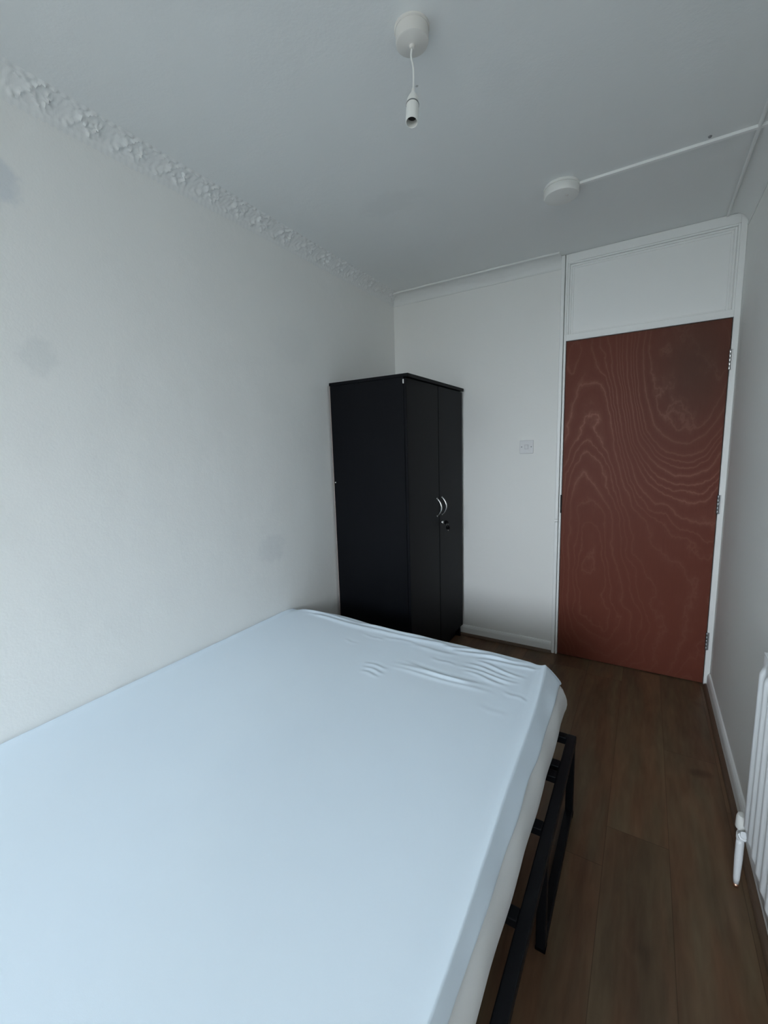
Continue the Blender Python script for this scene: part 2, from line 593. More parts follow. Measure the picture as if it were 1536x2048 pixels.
b = BM(); box(b, WIN[0] - .04, WIN[1] + .04, YF - 0.0, YF + 0.05, WIN[2] - 0.03, WIN[2], 0.005)
obj('window_sill', b, m_trim, wroot)


# ------------------------------------------------------------------ cornices
def cove(t):
    """section from the wall (t=0) to the ceiling (t=1): (distance from wall, z)"""
    a = t * PI / 2
    px, pz = 0.078, 0.066
    return px * (1 - math.cos(a)) , H - pz * (1 - math.sin(a))


def relief(s, t):
    """moulded leaf and flower ornament repeated along a cornice, in metres"""
    P = 0.150
    h = 0.0
    k = math.floor(s / P)
    for c in (k - 1, k, k + 1):
        ls = (s - (c + 0.5) * P) / P          # -.5 .. .5 in own motif
        # flower
        dx, dt = (ls + 0.16) * P / 0.066, (t - 0.47)
        r = math.hypot(dx, dt); th = math.atan2(dt, dx)
        if r < 0.34:
            h += 0.0080 * (1 - (r / 0.34) ** 2) * (0.45 + 0.55 * math.cos(5 * th)) + (0.005 if r < 0.09 else 0)
        # curling leaves with cut veins
        for (sg, off, t0) in ((1, 0.20, 0.64), (-1, 0.30, 0.30), (1, -0.02, 0.22), (-1, 0.06, 0.80)):
            q = ls - off
            wd0 = 0.22 if t0 in (0.64, 0.30) else 0.11
            if abs(q) < wd0:
                cen = t0 + sg * 0.18 * math.sin(q * 12)
                wdt = 0.14 * math.sqrt(max(0, 1 - (q / wd0) ** 2)) + 0.02
                d = (t - cen) / wdt
                if abs(d) < 1.6:
                    h += 0.0072 * math.exp(-d * d * 2) * (0.58 + 0.42 * math.cos(q * 52 + sg * abs(d) * 3.4))
    h += 0.0012 * math.sin(s * 260 + 9 * t) * math.sin(11 * t + s * 70) * (1 if 0.1 < t < 0.9 else 0)
    # bead rows along both edges
    bs = (s / 0.030) % 1.0 - 0.5
    for tb, wd_, am in ((0.90, 0.075, 0.0056), (0.10, 0.06, 0.0016)):
        h += am * max(0.0, 1 - (bs / 0.46) ** 2 - ((t - tb) / wd_) ** 2)
    return h


def cornice(name, a, b_, wall_dir, along, n, rel=0.0, nt=22, bead=False, mat_=None):
    """a..b_ along the wall; wall_dir = direction off the wall"""
    bm = BM()
    A, B = Vector(a), Vector(b_)
    wd_ = Vector(wall_dir)
    rows = []
    Ln = (B - A).length
    for i in range(n + 1):
        base = A.lerp(B, i / n)
        row = []
        for j in range(nt + 1):
            t = j / nt
            d, z = cove(t)
            ang = t * PI / 2
            nrm = wd_ * math.cos(ang) * 0.66 + Vector((0, 0, -1)) * (0.35 + 0.6 * math.sin(ang))
            nrm.normalize()
            hh = 0.0
            if rel:
                e = min(1, t / 0.06) * min(1, (1 - t) / 0.05)
                s = Ln * i / n
                hh = rel * (relief(s + 0.012 * math.sin(s * 9.0), (t - 0.17) / 0.83) if t > 0.17 else 0.0) * e * min(1, max(0, t - 0.17) / 0.06)
                hh += rel * 0.0006 * math.sin(s * 310 + 5 * t) * e
            row.append(bm.verts.new(Vector((base.x, base.y, 0)) + wd_ * d + Vector((0, 0, z)) + nrm * hh))
        rows.append(row)
    for p, q in zip(rows, rows[1:]):
        for j in range(nt):
            bm.faces.new((p[j], p[j + 1], q[j + 1], q[j]))
    # close against wall and ceiling
    for r in (rows[0], rows[-1]):
        c = bm.verts.new(Vector((r[0].co.x, r[0].co.y, H)))
        bm.faces.new(r + [c])
    if bead:
        d0 = wd_ * 0.084
        lo = A + d0; hi = B + d0
        t2 = BM()
        tube(t2, [(lo.x, lo.y, H - 0.006), (hi.x, hi.y, H - 0.006)], 0.0065, 10)
        merge(bm, t2)
        t2 = BM()
        lo = A + wd_ * 0.002; hi = B + wd_ * 0.002
        tube(t2, [(lo.x, lo.y, H - 0.0665), (hi.x, hi.y, H - 0.0665)], 0.0035, 8)
        merge(bm, t2)
    o = obj(name, bm, mat_ or m_corn, smooth=True)
    autosmooth(o, 50)
    return struct(o)


cornice('trim_1', (0, -0.0, 0), (0, YF, 0), (1, 0, 0), 'y', 1150, rel=1.0, nt=26)
cornice('trim_2', (0.0, 0, 0), (1.150, 0, 0), (0, -1, 0), 'x', 420, rel=0.16, nt=14, bead=True)
cornice('trim_3', (W, -0.03, 0), (W, YF, 0), (-1, 0, 0), 'y', 300, rel=0.10, nt=14, bead=True)


# ------------------------------------------------------------------ skirting boards with wooden bead
def skirting(name, bm, bead_bm):
    o = struct(obj(name, bm, m_trim))
    if bead_bm:
        obj('beading', bead_bm, m_bead, o)
    return o


def quad_bead(bm, a, b_, nrm, r):
    A, B, n_ = Vector(a), Vector(b_), Vector(nrm)
    sec = [(0, 0)] + [(r * math.cos(k * PI / 12), r * math.sin(k * PI / 12)) for k in range(7)]
    r1 = [bm.verts.new(A + n_ * d + Vector((0, 0, z))) for d, z in sec]
    r2 = [bm.verts.new(B + n_ * d + Vector((0, 0, z))) for d, z in sec]
    k = len(sec)
    for i in range(k):
        j = (i + 1) % k
        bm.faces.new((r1[i], r1[j], r2[j], r2[i]))
    bm.faces.new(r1); bm.faces.new(r2[::-1])


def board(bm, axis, off, s, lo, hi, z1, th):
    """skirting section with a rounded top, along axis from lo to hi, standing off a wall at off in direction s"""
    sec = [(0, 0), (th, 0), (th, z1 - 0.018), (th * 0.8, z1 - 0.008), (th * 0.45, z1 - 0.001), (0, z1)]
    rr = []
    for p in (lo, hi):
        rr.append([bm.verts.new((off + s * d, p, z) if axis == 'y' else (p, off + s * d, z)) for d, z in sec])
    for i in range(len(sec)):
        j = (i + 1) % len(sec)
        bm.faces.new((rr[0][i], rr[0][j], rr[1][j], rr[1][i]))
    bm.faces.new(rr[0]); bm.faces.new(rr[1][::-1])


b = BM(); board(b, 'x', 0.0, -1, 0.0, 1.150, 0.076, 0.014)
q = BM(); quad_bead(q, (0.0, -0.014, 0), (1.150, -0.014, 0), (0, -1, 0), 0.018)
skirting('baseboard_back', b, q)
b = BM(); board(b, 'y', W, -1, -0.030, YF, 0.078, 0.014)
q = BM(); quad_bead(q, (W - 0.014, -0.035, 0), (W - 0.014, YF, 0), (-1, 0, 0), 0.018)
skirting('baseboard_right', b, q)
b = BM(); board(b, 'y', 0.0, 1, -0.02, YF, 0.076, 0.014)
skirting('baseboard_left', b, None)

# ------------------------------------------------------------------ door
dx0, dx1, dz0, dz1 = 1.190, 1.970, 0.006, 1.987
YFR = -0.016                                   # face of the frame
droot = struct(empty('door_1', ((dx0 + dx1) / 2, 0.0, 0.0)))
b = BM()
box(b, 1.174, dx0 - 0.003, YFR, 0.07, 0.0, H - 0.001, 0.003)          # left stile
box(b, dx1 + 0.003, W - 0.0005, YFR, 0.07, 0.0, H - 0.001, 0.003)     # right stile
box(b, dx0 - 0.004, dx1 + 0.004, YFR, 0.07, 2.428, H - 0.001, 0.003)  # head
box(b, dx0 - 0.004, dx1 + 0.004, YFR, 0.07, dz1 + 0.003, 2.028, 0.003)  # transom
obj('door_frame', b, m_trim, droot)
# stepped moulding round the fanlight panel
b = BM()
fx0, fx1, fz0, fz1 = dx0 - 0.003, dx1 + 0.003, 2.028, 2.428
for k, (ins, yy) in enumerate(((0.0, -0.011), (0.012, -0.007), (0.024, -0.003))):
    x0, x1, z0, z1 = fx0 + ins, fx1 - ins, fz0, fz1 - ins
    wdt = 0.0092
    box(b, x0, x0 + wdt, yy, 0.05, z0, z1, 0.002)
    box(b, x1 - wdt, x1, yy, 0.05, z0, z1, 0.002)
    box(b, x0 + wdt, x1 - wdt, yy, 0.05, z1 - wdt, z1, 0.002)
box(b, fx0 + 0.035, fx1 - 0.035, -0.006, 0.05, fz0, fz0 + 0.008, 0.002)
obj('panel_moulding', b, m_trim, droot)
b = BM(); box(b, fx0 + 0.006, fx1 - 0.006, 0.001, 0.03, fz0 - 0.002, fz1 - 0.006)
obj('fanlight_panel', b, m_trim, droot)
b = BM(); box(b, dx0, dx1, -0.010, 0.034, dz0, dz1, 0.0012, 1)
obj('door_leaf', b, m_ply, droot)
# latch keep let into the left stile
b = BM(); box(b, 1.181, dx0 + 0.0005, YFR - 0.0008, 0.02, 0.950, 1.066, 0.002)
o = obj('latch_keep', b, m_dark, droot); o['label'] = 'dark latch keep let into the frame'
for zc, mm in ((1.782, m_steel), (1.036, m_steel_dull), (0.262, m_steel_dull)):
    b = BM()
    for i in range(5):
        z0 = zc - 0.05 + i * 0.0202
        lathe(b, [(0, 0), (0.0058, 0), (0.0064, 0.001), (0.0064, 0.0182), (0.0058, 0.0192), (0, 0.0192)], (dx1 + 0.002, YFR - 0.003, z0), seg=16)
    box(b, dx1 + 0.003, dx1 + 0.013, YFR - 0.0015, 0.0, zc - 0.051, zc + 0.051, 0.0006, 1)
    h = autosmooth(obj('hinge', b, mm, droot), 40)

# the two lengths of covering strip down the left of the door frame
b = BM()
box(b, 1.150, 1.1705, -0.018, 0.0, 0.908, H - 0.001, 0.0045, 3)
box(b, 1.1485, 1.1705, -0.019, 0.0, 0.893, 0.9055, 0.003)
box(b, 1.150, 1.1705, -0.0165, 0.0, 0.0, 0.8905, 0.0045, 3)
struct(obj('trim_4', b, m_trim))


# ================================================================== THINGS
# ------------------------------------------------------------------ wardrobe
wr = empty('wardrobe', (0.28, -0.43, 0.0))
tag(wr, 'tall black two-door wardrobe standing in the far left corner', 'wardrobe')
wy0, wy1, wxb, wxf = -0.835, -0.034, 0.030, 0.5185
zt = 1.775
b = BM(); box(b, wxb, wxf, wy0, wy0 + 0.016, 0.0, zt - 0.018, 0.0008, 1)
obj('side_panel', b, m_bw, wr)
b = BM(); box(b, wxb, wxf, wy1 - 0.016, wy1, 0.0, zt - 0.018, 0.0008, 1)
obj('side_panel', b, m_bw, wr)
b = BM(); box(b, wxb - 0.004, 0.548, wy0 - 0.003, wy1 + 0.004, zt - 0.018, zt, 0.001, 1)
obj('top_panel', b, m_bw, wr)
b = BM(); box(b, wxb, wxf - 0.002, wy0 + 0.0165, wy1 - 0.0165, 0.085, 0.101)
obj('bottom_panel', b, m_bw, wr)
b = BM(); box(b, wxb - 0.0045, wxb - 0.0005, wy0 + 0.001, wy1 - 0.001, 0.02, zt - 0.02)
o = obj('back_panel', b, m_hard, wr); o['label'] = 'thin brown hardboard back'
b = BM(); box(b, wxf - 0.05, wxf - 0.034, wy0 + 0.0165, wy1 - 0.0165, 0.0, 0.085)
obj('plinth', b, m_bw, wr)
ymid = (wy0 + wy1) / 2 + 0.004
doors = []
for (y0, y1) in ((wy0 + 0.0005, ymid - 0.003), (ymid + 0.003, wy1 - 0.0005)):
    b = BM(); box(b, 0.5205, 0.5365, y0, y1, 0.088, zt - 0.0235, 0.001, 1)
    doors.append(obj('door', b, m_bw, wr))
# bow handles
for d, yh in zip(doors, (ymid - 0.036, ymid + 0.040)):
    pts = []
    for k in range(25):
        t = k / 24
        pts.append((0.5365 + 0.030 * math.sin(PI * t) ** 0.8, yh, 0.963 + 0.108 * t))
    b = BM(); tube(b, pts, [0.0042 + 0.0008 * math.sin(PI * k / 24) for k in range(25)], 12)
    for zz in (0.963, 1.071):
        lathe(b, [(0, 0), (0.006, 0), (0.006, 0.003), (0, 0.004)], (0.5362, yh, zz), (1, 0, 0), 16)
    h = obj('handle', b, m_steel, d, True); h['label'] = 'bowed silver handle'
# lock barrel on the right door
lz, ly = 0.912, ymid + 0.036
b = BM(); lathe(b, [(0.0095, -0.006), (0.0095, 0.0), (0.0095, 0.006), (0.0085, 0.0075), (0.0, 0.0075)], (0.5366, ly, lz), (1, 0, 0), 24)
h = autosmooth(obj('lock_barrel', b, m_steel, doors[1]), 40); h['label'] = 'silver lock barrel'
# hinge tip at the top front corner, screw cap on the side
b = BM(); box(b, 0.516, 0.5225, wy0 - 0.0035, wy0 + 0.002, 1.724, 1.746, 0.0015)
o = obj('hinge_clip', b, m_plastic, wr); o['label'] = 'small white clip at the top front corner'
b = BM(); lathe(b, [(0.0035, 0), (0.0035, 0.0012), (0, 0.0016)], (0.040, wy0, 1.195), (0, -1, 0), 14)
o = obj('screw_cap', b, m_plastic_old, wr); o['label'] = 'pale screw cap'

# keys
kr = empty('wardrobe_keys', (0.546, ly, lz))
tag(kr, 'pair of small black-headed keys, one in the wardrobe lock and one dangling', 'keys')


def key_mesh(o_, direction, head_axis):
    d = Vector(direction).normalized(); s_ = Vector(head_axis).normalized(); n_ = d.cross(s_)
    O = Vector(o_)
    blade, head = BM(), BM()
    tube(blade, [O, O + d * 0.012], 0.0022, 10)
    # rounded flat head with a hole made as a thick ring slab
    ring = 28
    prof = [(math.cos(2 * PI * k / ring), math.sin(2 * PI * k / ring)) for k in range(ring)]
    c = O + d * 0.023
    lay = []
    for off in (-0.003, 0.003):
        outer = [head.verts.new(c + d * (0.0145 * x) + s_ * (0.0125 * y * (1 - 0.12 * x)) + n_ * off) for x, y in prof]
        inner = [head.verts.new(c + d * (0.006 + 0.0028 * x) + s_ * (0.0028 * y) + n_ * off) for x, y in prof]
        lay.append((outer, inner))
    for k in range(ring):
        j = (k + 1) % ring
        for (o1, i1) in lay:
            head.faces.new((o1[k], o1[j], i1[j], i1[k]))
        head.faces.new((lay[0][0][k], lay[0][0][j], lay[1][0][j], lay[1][0][k]))
        head.faces.new((lay[0][1][k], lay[0][1][j], lay[1][1][j], lay[1][1][k]))
    return blade, head, c + d * 0.006


bl, hd, ring_c = key_mesh((0.5441, ly, lz), (1, 0, 0), (0, 0.25, 1))
k1 = obj('key', hd, m_key, kr); obj('key_blade', bl, m_steel, k1, True)
bl, hd, _ = key_mesh((ring_c.x + 0.001, ly + 0.010, lz - 0.056), (0, -0.10, 1), (1, 0.3, 0))
k2 = obj('key', hd, m_key, kr); obj('key_blade', bl, m_steel, k2, True)
b = BM(); tube(b, [(ring_c.x + 0.001, ly + 0.004 + 0.0125 * math.cos(2 * PI * k / 24), lz - 0.012 + 0.0125 * math.sin(2 * PI * k / 24)) for k in range(25)], 0.0008, 8)
obj('key_ring', b, m_steel, kr, True)

# ------------------------------------------------------------------ bed frame
bf = empty('bed_frame', (0.74, -2.2, 0.0))
tag(bf, 'low black metal slatted bed frame under the white mattress', 'bed frame')
FX0, FX1, FY1, FY0, FZ = 0.05, 1.464, -1.305, -3.20, 0.32


def bar(name, x0, x1, y0, y1, z0, z1, parent=bf, bev=0.003):
    bb = BM(); box(bb, x0, x1, y0, y1, z0, z1, bev)
    return obj(name, bb, m_bed, parent)


RW = 0.030
bar('side_rail', FX1 - RW, FX1, FY0, FY1 - 0.0002, FZ - 0.030, FZ)
bar('side_rail', FX0, FX0 + RW, FY0, FY1 - 0.0002, FZ - 0.030, FZ)
bar('end_rail', FX0 + RW, FX1 - RW, FY1 - 0.030, FY1, FZ - 0.028, FZ - 0.0005)
bar('end_rail', FX0 + RW, FX1 - RW, FY0, FY0 + 0.030, FZ - 0.028, FZ - 0.0005)
for ys in (-1.478, -1.533, -1.754, -2.024, -2.294, -2.564, -2.834, -3.05):
    bar('slat', FX0 + RW, FX1 - RW, ys - 0.017, ys + 0.017, FZ - 0.026, FZ - 0.002)
# looped legs: two uprights joined by a bar along the floor
for xs in (FX1 - 0.028, FX0 + 0.002):
    for (ya, yb) in ((FY1 - 0.002, -1.835), (-2.66, -3.19)):
        bb = BM()
        box(bb, xs, xs + 0.026, ya - 0.026, ya, 0.004, FZ - 0.030, 0.003)
        box(bb, xs, xs + 0.026, yb, yb + 0.026, 0.004, FZ - 0.030, 0.003)
        box(bb, xs, xs + 0.026, yb + 0.0255, ya - 0.0255, 0.004, 0.030, 0.003)
        lg = obj('leg', bb, m_bed, bf)
        for (y0, y1) in ((ya - 0.027, ya + 0.001), (yb - 0.001, yb + 0.027)):
            bb = BM(); box(bb, xs - 0.001, xs + 0.027, y0, y1, 0.0, 0.012, 0.002)
            obj('foot_cap', bb, m_key, lg)
# middle support
bar('centre_rail', 0.74, 0.77, FY0 + 0.03, FY1 - 0.03, FZ - 0.056, FZ - 0.028)
for yy in (-1.9, -2.7):
    bar('leg', 0.742, 0.768, yy - 0.013, yy + 0.013, 0.0, FZ - 0.056)

# ------------------------------------------------------------------ mattress and its fitted sheet
mt = empty('mattress', (0.70, -2.15, FZ))
tag(mt, 'double mattress in a white fitted sheet lying on the black metal bed frame', 'mattress')
MZ = 0.537
WR = [  # creases in the sheet: x0, y0, x1, y1, height, width
    (0.827, -1.506, 1.174, -1.496, .0042, .012), (0.850, -1.478, 1.154, -1.515, .0030, .010), (0.830, -1.530, 1.190, -1.528, .0026, .010),
    (0.708, -1.552, 0.801, -1.554, .0022, .008), (0.718, -1.581, 0.814, -1.590, .0022, .008), (0.725, -1.612, 0.805, -1.618, .0020, .008),
    (1.057, -1.401, 1.266, -1.425, .0034, .009), (1.094, -1.329, 1.282, -1.379, .0034, .009), (1.082, -1.425, 1.243, -1.460, .0030, .009), (1.07, -1.365, 1.25, -1.400, .003, .009),
    (0.083, -1.225, 0.473, -1.240, .0065, .012), (0.169, -1.262, 0.601, -1.270, .0050, .014), (0.466, -1.240, 0.825, -1.236, .0070, .013), (0.55, -1.272, 0.98, -1.262, .0050, .014),
    (0.648, -1.317, 0.813, -1.309, .0016, .010), (0.926, -1.280, 1.097, -1.240, .0050, .011), (0.981, -1.292, 1.203, -1.260, .0048, .011),
    (1.079, -1.315, 1.324, -1.285, .0036, .010), (1.103, -1.268, 1.261, -1.262, .003, .010), (0.929, -1.397, 1.034, -1.405, .0018, .008),
    (0.507, -1.425, 0.577, -1.433, .0014, .008), (0.55, -1.338, 0.66, -1.345, .0012, .008), (0.25, -1.275, 0.70, -1.288, .0016, .014), (0.80, -1.330, 1.02, -1.330, .0020, .012),
    (1.25, -1.50, 1.33, -1.515, .0016, .008), (1.20, -1.62, 1.29, -1.635, .0008, .012),
]


def crease(x, y):
    h = 0.0
    for (x0, y0, x1, y1, am, w_) in WR:
        if x < min(x0, x1) - 0.06 or x > max(x0, x1) + 0.06 or abs(y - (y0 + y1) / 2) > 0.09:
            continue
        lx, ly_ = x1 - x0, y1 - y0
        L2 = lx * lx + ly_ * ly_
        t = ((x - x0) * lx + (y - y0) * ly_) / L2
        d = ((x - x0) * -ly_ + (y - y0) * lx) / math.sqrt(L2)
        d += 0.004 * math.sin(t * 7 + x0 * 20)
        tt = min(1, max(0, (t + 0.12) / 0.35)) * min(1, max(0, (1.12 - t) / 0.35))
        if tt <= 0:
            continue
        tt = tt * tt * (3 - 2 * tt)
        h += am * tt * (math.exp(-(d / w_) ** 2) - 0.45 * math.exp(-((d - 1.9 * w_) / w_) ** 2))
    return h


def right_edge(y):
    s = (-1.235 - y)
    return 1.338 + 0.072 * (1 - math.exp(-max(0, s) / 0.75)) + 0.003 * math.sin(s * 7)


def far_edge(x):
    return -1.205 + 0.014 * math.exp(-((x - 0.3) / 0.16) ** 2) + 0.006 * math.sin(x * 5.2) - 0.032 * max(0, (x - 1.08) / 0.27) ** 1.6 - 0.012 * max(0, 1 - x / 0.10)


def top_z(x, y, ex, ey):
    """ex, ey: distance to the right and far edges"""
    z = MZ + 0.003 * math.sin(x * 4.1 + 0.5) * math.sin(y * 3.3) + 0.0015 * math.sin(x * 9 + y * 5)
    z += crease(x, y)
    z += 0.0055 * math.exp(-(ex / 0.010) ** 2) - 0.0030 * math.exp(-((ex - 0.034) / 0.018) ** 2)
    z -= 0.012 * math.exp(-(ey / 0.010) ** 2) + 0.0 * ey
    z += 0.005 * math.exp(-((x - 0.016) / 0.010) ** 2) - 0.002 * math.exp(-((x - 0.045) / 0.02) ** 2)
    z -= 0.012 * math.exp(-(x / 0.07) ** 2 - (ey / 0.05) ** 2)
    return z


def build_sheet():
    bm = BM()
    y_near = -3.13
    xs = [0.0 + i / 170 for i in range(171)]
    ys = []
    y = 0.0
    while y < 1.0:
        ys.append(y)
        y += 0.0030 if y < 0.27 else 0.012
    ys.append(1.0)
    grid = []
    for v in ys:
        row = []
        for u in xs:
            # pull samples toward the right edge so the seam is fine
            uu = 1 - (1 - u) ** 1.25
            xl = 0.014
            yy0 = far_edge(xl + uu * (1.34 - xl))
            yy = yy0 + (y_near - yy0) * v
            xr = right_edge(yy)
            x = xl + uu * (xr - xl)
            z = top_z(x, yy, xr - x, yy0 - yy)
            row.append(bm.verts.new((x, yy, z)))
        grid.append(row)
    for p, q in zip(grid, grid[1:]):
        for i in range(len(xs) - 1):
            bm.faces.new((p[i], p[i + 1], q[i + 1], q[i]))
    # perimeter, right side from near to far, round the corner, far side to the left, then left side back
    loop = []
    for r in reversed(grid):
        loop.append((r[-1], Vector((1, 0, 0)), 'r'))
    nc = 9
    for k in range(1, nc):
        a = PI / 2 * k / nc
        loop.append((grid[0][-1], Vector((math.cos(a), math.sin(a), 0)), 'c'))
    for v in reversed(grid[0]):
        loop.append((v, Vector((0, 1, 0)), 'f'))
    for k in range(1, 4):
        a = PI / 2 * k / 4
        loop.append((grid[0][0], Vector((-math.sin(a), math.cos(a), 0)), 'l'))
    for r in grid:
        loop.append((r[0], Vector((-1, 0, 0)), 'l'))
    #       offset, drop from the ridge: the sheet ends in a soft elastic hem, the mattress side bulges out below it
    SHEET = [(0.009, 0.006), (0.022, 0.018), (0.035, 0.032), (0.046, 0.046), (0.0535, 0.056), (0.0570, 0.063), (0.0570, 0.069), (0.0525, 0.073), (0.0440, 0.072)]
    SIDE = [(0.036, 0.057), (0.046, 0.066), (0.0555, 0.075), (0.065, 0.086), (0.0735, 0.103), (0.0785, 0.122), (0.0795, 0.140), (0.077, 0.158), (0.071, 0.178), (0.062, 0.194), (0.052, 0.204), (0.030, 0.212), (0.0, 0.214)]

    def place(v, n_, side, of, dr, hem):
        vx, vy = v.co.x, v.co.y
        wav = (0.0045 * math.sin(vy * 13) + 0.003 * math.sin(vy * 31 + 1)) * min(1.0, max(0.0, (dr - 0.03) / 0.04)) if hem else 0.0
        if side == 'r':
            tgt = 1.338 + of + 0.012 * (1 - math.exp(-max(0, -1.235 - vy) / 0.5))
            fade = min(1.0, dr / 0.075)
            base = vx + of * 0.62
            x = base + (tgt - base) * fade
            x += 0.0020 * math.sin(vy * 23 + dr * 30) * math.sin(PI * min(1, dr / 0.21))
            return Vector((x, vy, v.co.z - dr + wav))
        if side == 'c':
            co = Vector((vx, vy, v.co.z)) + n_ * of * (1.0 - 0.36 * abs(n_.x * n_.y))
            co.z = v.co.z - dr * (1 + 0.25 * n_.x * n_.y * (1 - dr / 0.22)) + wav
            return co + n_ * 0.0035 * math.sin(math.atan2(n_.y, n_.x) * 9) * math.sin(PI * min(1, dr / 0.12))
        if side == 'f':
            return Vector((vx, vy + of * 0.85, v.co.z - dr + wav * 0.5))
        return Vector((max(0.006, vx + n_.x * min(of, 0.008)), vy + max(0.0, n_.y) * of * 0.6, v.co.z - dr))

    def skirt(bm_, prof, hem, join):
        prev = None
        for (v, n_, side) in loop:
            chain = [v] if join else []
            chain += [bm_.verts.new(place(v, n_, side, of, dr, hem)) for (of, dr) in prof]
            if prev:
                for a_, b2, c_, d_ in zip(prev, chain, prev[1:], chain[1:]):
                    u_ = []
                    for t in (a_, b2, d_, c_):
                        if t not in u_:
                            u_.append(t)
                    if len(u_) >= 3:
                        bm_.faces.new(u_)
            prev = chain

    bs = BM()
    skirt(bs, SIDE, False, False)
    skirt(bm, SHEET, True, True)
    side = obj('mattress_side', bs, m_side, mt, True)
    side['label'] = 'plain white mattress side below the sheet hem'
    obj('fitted_sheet', bm, m_sheet, mt, True)


build_sheet()
b = BM(); box(b, 0.025, 1.34, -3.12, -1.235, FZ + 0.002, MZ - 0.025, 0.02, 3)
obj('mattress_core', b, m_core, mt, True)

# ------------------------------------------------------------------ pendant light
RX, RY = 1.050, -1.720
pn = empty('pendant_light', (RX, RY, H))
tag(pn, 'white ceiling pendant with an empty lampholder on a short flex', 'light')
b = BM(); lathe(b, [(0, 0), (0.0465, 0), (0.0465, -0.004), (0.0445, -0.006), (0.0, -0.006)], (RX, RY, H), (0, 0, 1), 56)
autosmooth(obj('base_plate', b, m_plastic_old, pn), 40)
b = BM(); lathe(b, [(0.0435, -0.006), (0.0435, -0.030), (0.0425, -0.0345), (0.0395, -0.0365), (0.012, -0.0375), (0.0075, -0.0395), (0.006, -0.046), (0.0, -0.047)], (RX, RY, H), (0, 0, 1), 56)
autosmooth(obj('rose_cover', b, m_plastic_old, pn), 40)
ax = Vector((-0.07, 0.27, 1)).normalized()
lo = Vector((RX + 0.001, RY, 2.334)) - ax * 0.100
pth = smooth_path([(RX - .001, RY, H - 0.044), (RX - .0035, RY, 2.412), (RX + .002, RY, 2.385), (RX + .0025, RY, 2.355), (RX + .001, RY, 2.333), lo + ax * 0.094], 8)
b = BM(); tube(b, pth, 0.0026, 10)
obj('flex', b, m_plastic, pn, True)
b = BM()
lathe(b, [(0.0163, 0.052), (0.0165, 0.054), (0.0155, 0.066), (0.011, 0.078), (0.0055, 0.088), (0.0045, 0.100), (0.0035, 0.101), (0.0, 0.101)], lo, ax, 36)
autosmooth(obj('holder_cap', b, m_plastic, pn), 40)
b = BM(); lathe(b, [(0.0172, 0.0495), (0.0178, 0.051), (0.0172, 0.0525)], lo, ax, 36)
lathe(b, [(0.0145, 0.0496), (0.0168, 0.0496), (0.0168, 0.0526), (0.0145, 0.0526)], lo, ax, 36)
o = autosmooth(obj('retaining_ring', b, m_steel_dull, pn), 60); o['label'] = 'dark ring round the lampholder'
b = BM(); lathe(b, [(0.0, 0.034), (0.0138, 0.034), (0.0142, 0.0), (0.0152, -0.0008), (0.0164, 0.0), (0.0166, 0.049), (0.010, 0.0496), (0.0, 0.0496)], lo, ax, 40)
autosmooth(obj('lampholder', b, m_plastic, pn), 40)
b = BM(); lathe(b, [(0.0, 0.018), (0.0120, 0.018), (0.0136, 0.020), (0.0136, 0.0336), (0.0, 0.0338)], lo, ax, 28)  # block in a dark colour that paints the shade inside the holder
o = obj('contact_block_shade', b, m_dark, pn, True); o['label'] = 'contact block coloured dark for the shade inside the lampholder'

# ------------------------------------------------------------------ smoke alarm and its cable trunking
AX, AY = 1.264, -0.747
sa = empty('smoke_alarm', (AX, AY, H))
tag(sa, 'round white smoke alarm on the ceiling in front of the door', 'smoke alarm')
b = BM(); lathe(b, [(0, 0), (0.070, 0), (0.0715, -0.003), (0.0715, -0.010), (0.068, -0.0115), (0, -0.0115)], (AX, AY, H), (0, 0, 1), 64)
autosmooth(obj('base', b, m_plastic, sa), 40)
b = BM(); lathe(b, [(0.0685, -0.0115), (0.0705, -0.014), (0.0705, -0.036), (0.0675, -0.042), (0.060, -0.0445), (0.02, -0.0455), (0.0, -0.0455)], (AX, AY, H), (0, 0, 1), 64)
autosmooth(obj('cover', b, m_plastic, sa), 40)
b = BM(); lathe(b, [(0, 0), (0.007, 0), (0.0065, -0.002), (0, -0.0024)], (AX + 0.025, AY - 0.01, H - 0.0448), (0, 0, 1), 20)
obj('test_button', b, m_plastic_old, sa, True)
b = BM()
box(b, AX + 0.066, W - 0.046, AY + 0.004, AY + 0.020, H - 0.011, H - 0.0004, 0.0015)
o = obj('cable_trunking', b, m_trim)
tag(o, 'thin white cable trunking running from the smoke alarm to the right wall', 'trunking')
b = BM(); lathe(b, [(0, 0), (0.0062, 0), (0.0060, -0.002), (0.0045, -0.0045), (0, -0.0052)], (1.773, -0.762, H), (0, 0, 1), 14)
o = obj('ceiling_screw', b, m_steel_dull, smooth=True)
tag(o, 'small dark screw in the ceiling beside the cable trunking', 'screw')

# ------------------------------------------------------------------ light switch
SX, SZ = 0.9655, 1.371
sw = empty('light_switch', (SX, 0.0, SZ))
tag(sw, 'square white light switch on the wall between wardrobe and door', 'light switch')
b = BM(); box(b, SX - 0.043, SX + 0.043, -0.0095, -0.003, SZ - 0.043, SZ + 0.043, 0.003)
box(b, SX - 0.040, SX + 0.040, -0.004, 0.0, SZ - 0.040, SZ + 0.040)
obj('plate', b, m_switch, sw)
b = BM(); box(b, SX - 0.0125, SX + 0.0125, -0.0105, -0.008, SZ - 0.0145, SZ + 0.0145, 0.001)
obj('rocker_frame', b, m_switch_dk, sw)
t = BM(); box(t, SX - 0.010, SX + 0.010, -0.0135, -0.009, SZ - 0.012, SZ + 0.012, 0.0015)
bmesh.ops.rotate(t, verts=t.verts, cent=(SX, -0.0105, SZ), matrix=Matrix.Rotation(math.radians(6), 3, 'X'))
obj('rocker', t, m_switch, sw)
